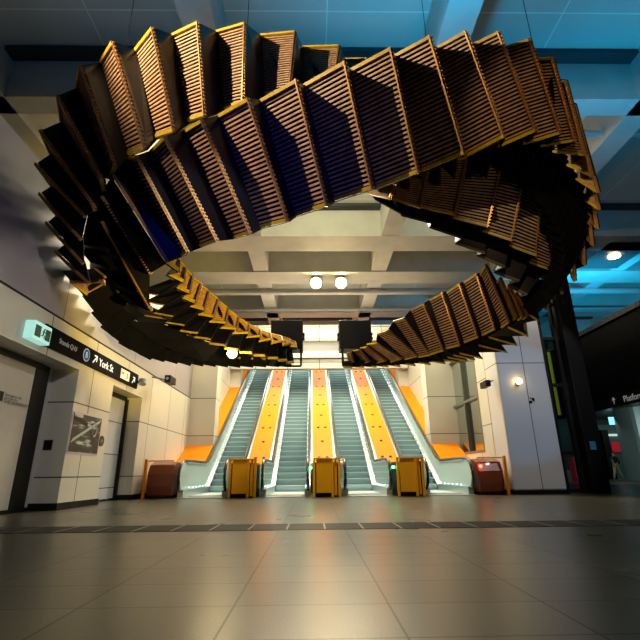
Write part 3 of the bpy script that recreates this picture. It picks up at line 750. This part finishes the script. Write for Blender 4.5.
cc = onY(48, 445, 8.75); bm = B(); box(bm, cc.x-.08, cc.x+.08, 8.735, 8.75, cc.z-.09, cc.z+.09)
tag(obj('card_reader', bm, M['black'], bevel=.004), 'small black card reader on the near side of the wall block', 'card reader')
# lettering on the wide door
XD = XL-.44
a = onX(1, 395, XD); c = onX(29, 404, XD)
t = tag(empty('door_notice', (XD, a.y, a.z)), 'black square notice with small lettering on the wide white door', 'notice')
bm = B(); box(bm, XD, XD+.006, onX(-5, 395, XD).y, onX(3, 396, XD).y, onX(1, 401, XD).z, onX(1, 391, XD).z); obj('square', bm, M['black'], t)
tx = mat('notice lettering', (.10, .10, .10), .5)
yt = onX(4.6, 396, XD).y
for s_, zz_, sz in (('Emergency exit', 395.5, .07), ('please keep clear', 398.5, .05), ('THIS DOORWAY', 403, .085)):
    text_mesh('lettering', s_, sz, tx, (XD+.004, yt, onX(5, zz_, XD).z), FX, t, depth=.001)
# security cameras
def cctv(name, base, head, lab, body=(.26, .11, .13), cat='camera'):
    base, head = Vector(base), Vector(head)
    t = tag(empty(name, base), lab, cat)
    bm = B(); tube(bm, [base, base.lerp(head, .55)+Vector((0, 0, .02)), head], .02, 8); obj('bracket', bm, M['grey'], t)
    bm = B(); bar(bm, head-Vector((0, body[0]*.8, -.04)), head+Vector((0, body[0]*.8, .04)), (1, 0, 0), body[1], (0, 0, 1), body[2]); hb = obj('housing', bm, M['black'], t, bevel=.015)
    bm = B(); disc(bm, head-Vector((0, body[0]*.8+.006, -.04)), (0, 1, 0), .045, .02, 14); obj('lens', bm, M['glassdark'], hb)
    return t
p0 = onX(152, 377, XL); cctv('security_camera', p0, (p0.x+.5, p0.y+.1, p0.z-.12), 'black security camera on the left wall by the escalators', (.34, .17, .2))
p0 = onX(498, 374, XR); cctv('security_camera', (XR, 13.0, p0.z-.1), (XR-.32, 12.8, p0.z-.3), 'black security camera on the right pillar corner', (.30, .15, .18))
p0 = onX(135, 382, XL); 
t = tag(empty('wall_spotlight', (XL, p0.y, p0.z)), 'small grey spotlight at the far end of the direction sign', 'spotlight')
bm = B(); tube(bm, [(XL, p0.y, p0.z), (XL+.14, p0.y, p0.z)], .03, 8); obj('arm', bm, M['black'], t)
bm = B(); disc(bm, (XL+.2, p0.y, p0.z), (0, .4, 1), .10, .12, 16); obj('head', bm, M['steel'], t)
# lamp and marker on the right pillar
pl = onY(517, 382, 12.6)
t = tag(empty('wall_lamp', (pl.x, 12.6, pl.z)), 'small glowing lamp on the white pillar front', 'wall lamp')
bm = B(); disc(bm, (pl.x, 12.57, pl.z-.05), (0, 1, 0), .06, .06, 14); obj('base', bm, M['grey'], t)
bm = B(); bmesh.ops.create_icosphere(bm, subdivisions=3, radius=.085, matrix=Matrix.Translation((pl.x, 12.47, pl.z))); obj('globe', bm, emis('globe glow', (1, .72, .30), 9), t, smooth=True)
pm = onY(532, 400, 12.6); bm = B()
for dx, dz in ((-.05, -.06), (.03, .02), (-.04, .05), (.05, -.03)): disc(bm, (pm.x+dx, 12.59, pm.z+dz), (0, 1, 0), .045 if dx*dz > 0 else .02, .01, 10)
tag(obj('speckled_marker', bm, M['black']), 'small black speckled marker on the pillar seam', 'marker')

# ------------------------------------------------------------------ ceiling lamps
def light(name, typ, loc, col, power, size=.2, target=None, spot=1.2, blend=.6):
    ld = bpy.data.lights.new(name, typ); ld.color = col; ld.energy = power
    if typ == 'AREA': ld.shape = 'RECTANGLE'; ld.size = size[0]; ld.size_y = size[1]
    else: ld.shadow_soft_size = size
    if typ == 'SPOT': ld.spot_size = spot; ld.spot_blend = blend
    o = bpy.data.objects.new(name, ld); COL.objects.link(o); o.location = loc
    if target is not None:
        o.rotation_euler = (Vector(target)-Vector(loc)).to_track_quat('-Z', 'Y').to_euler()
    return o
def lampthing(p, lab, r=.24, m_=None, n=(0, -1, -.7)):
    t = tag(empty('ceiling_lamp', p), lab, 'lamp', 'warm lamps under the beams')
    n = Vector(n).normalized(); p = Vector(p)
    bm = B(); disc(bm, p-n*.10, n, r*1.25, .2, 20); obj('housing', bm, M['grey'], t)
    bm = B(); disc(bm, p+n*.012, n, r, .02, 20); obj('lens', bm, m_ or M['lamp'], t)
WARM = (1, .80, .48)
for px, lab in ((316, 'left of the two bright ceiling lamps above the escalators'), (341, 'right of the two bright ceiling lamps above the escalators')):
    p_ = onY(px, 283, 18.6)
    lampthing(p_, lab)
    light('lamp_light', 'SPOT', (p_.x, p_.y-.15, p_.z-.15), WARM, 900, .15, (p_.x, 13.5, 0), 2.6, .8)
p_ = at(232, 353, 10.2)
t = tag(empty('flood_lamp', p_), 'warm flood lamp fixed under the left run of the sculpture', 'lamp')
bm = B(); disc(bm, (p_.x, p_.y+.06, p_.z), (0, 1, 0), .12, .1, 20); obj('housing', bm, M['grey'], t)
bm = B(); disc(bm, (p_.x, p_.y, p_.z), (0, 1, 0), .10, .03, 20); obj('lens', bm, M['lamp'], t)
bm = B(); tube(bm, [(p_.x, p_.y+.1, p_.z), (p_.x, p_.y+.55, p_.z+.12)], .02, 8); obj('bracket', bm, M['grey'], t)
light('lamp_light', 'POINT', (p_.x, p_.y-.25, p_.z-.05), WARM, 45, .1)
p_ = onZ(614, 256, ZB-.02)
t = tag(empty('panel_lamp', p_), 'square ceiling lamp glowing in the blue ceiling at right', 'lamp')
bm = B(); box(bm, p_.x-.9, p_.x+.9, p_.y-1.2, p_.y+1.2, ZB-.02, ZC); obj('housing', bm, M['grey'], t)
bm = B(); disc(bm, (p_.x, p_.y, p_.z-.03), (0, 0, 1), .22, .05, 20); obj('lens', bm, emis('panel lamp', (1, .75, .35), 25), t)
tag(t, t['label'], 'lamp')

# ------------------------------------------------------------------ unseen lights, some added as fill
# escalator hall: warm white
for y, z, pw in ((15.2, 8.7, 520), (19.9, 8.6, 470), (26, 8.9, 420)):
    light('hall_light', 'AREA', (CX, y, z), (1, .92, .70), pw, (7, 1.2), (CX, y-1.0, 0))
light('hall_up', 'AREA', (CX, 20.8, 6.2), (1, .92, .62), 80, (5, .5), (CX, 21.4, 9))
for bx in (-4.9, CX, 5.6):
    light('beam_flood', 'SPOT', (bx, 10.4, 9.35), (1, .90, .52), 800 if bx == CX else 400, .1, (bx, 15.0, 9.6), 1.9, .7)
light('barrier_fill', 'SPOT', (CX, 9.1, 8.9), (1, .86, .54), 1400, .2, (CX, 12.9, .4), .85, .8)  # unseen fill added to brighten the barrier fronts
light('pillar_flood', 'SPOT', (8.6, 6.0, 8.8), (1, .93, .92), 900, .04, (6.0, 12.6, 2.6), .5, .3)
# blue floods thrown at the ceiling from the top of the loop
BL = (.0, .50, 1)
light('blue_flood', 'SPOT', (1.8, 4.6, 7.0), BL, 640, .3, (2.4, 5.5, 12), 2.4, .9)
light('blue_flood', 'SPOT', (7.2, 7.5, 6.6), BL, 300, .3, (9, 11, 12), 2.5, .8)
light('blue_flood', 'SPOT', (12.5, 17, 6.2), (.02, .55, 1), 1500, .3, (13, 23, 11), 2.6, .8)
light('blue_flood', 'SPOT', (-2.8, 4.6, 7.3), (.0, .42, 1), 90, .3, (-3.5, 5.5, 12), 2.3, .9)
light('blue_low', 'SPOT', (7.2, 5.0, 5.0), (.03, .42, 1), 300, .05, (5.9, 12.6, 2.5), .42, .3)
# violet wash on the left wall, blue glints on the front plates
light('violet_wash', 'SPOT', (2.5, 3.0, 4.6), (.45, .40, 1), 90, .2, (-4.6, 8, 4.2), 1.4, .8)
light('deep_blue', 'SPOT', (-.6, 1.5, 3.0), (.02, .04, 1), 150, .2, (-.7, 6, 4.6), .9, .9)
# warm floods from the concourse onto the timber
light('warm_flood', 'SPOT', (-4.3, 3.4, 8.0), (1, .76, .44), 1900, .03, (.2, 6.2, 5.9), 1.15, .7)
light('warm_flood', 'SPOT', (4.8, 1.0, 2.2), (1, .66, .36), 110, .06, (4.0, 8, 4.6), 1.3, .5)
light('inner_flood', 'SPOT', (1.4, 4.6, 1.4), (1, .68, .14), 2600, .05, (-1.9, 8.5, 3.7), .8, .5)
light('inner_flood', 'SPOT', (-1.5, 7.0, 2.0), (1, .66, .3), 260, .06, (3.0, 10.2, 4.0), .8, .6)
light('warm_flood', 'SPOT', (1.2, .5, 5.2), (1, .70, .34), 330, .04, (4.4, 7.0, 5.3), .55, .6)
light('door_wash', 'SPOT', (0.5, 3.0, 5.2), (1, .94, .82), 400, .05, (-5, 8.5, .9), .85, .4)
light('far_shops', 'AREA', (20, 29, 4), (.7, 1, .9), 110, (14, 2), (20, 32, 0))
light('column_fill', 'AREA', (15, 21, 4.0), (.75, 1, .95), 160, (5, 5), (19, 27, 1))  # unseen fill added so the round column shows silver

w = bpy.data.worlds.new('world'); SC.world = w; w.use_nodes = True
w.node_tree.nodes['Background'].inputs[0].default_value = (.02, .03, .05, 1)
w.node_tree.nodes['Background'].inputs[1].default_value = .3
vs = SC.view_settings
vs.view_transform = 'Standard'; vs.look = 'None'; vs.gamma = 1; vs.exposure = 0; vs.use_curve_mapping = False
SC.display_settings.display_device = 'sRGB'
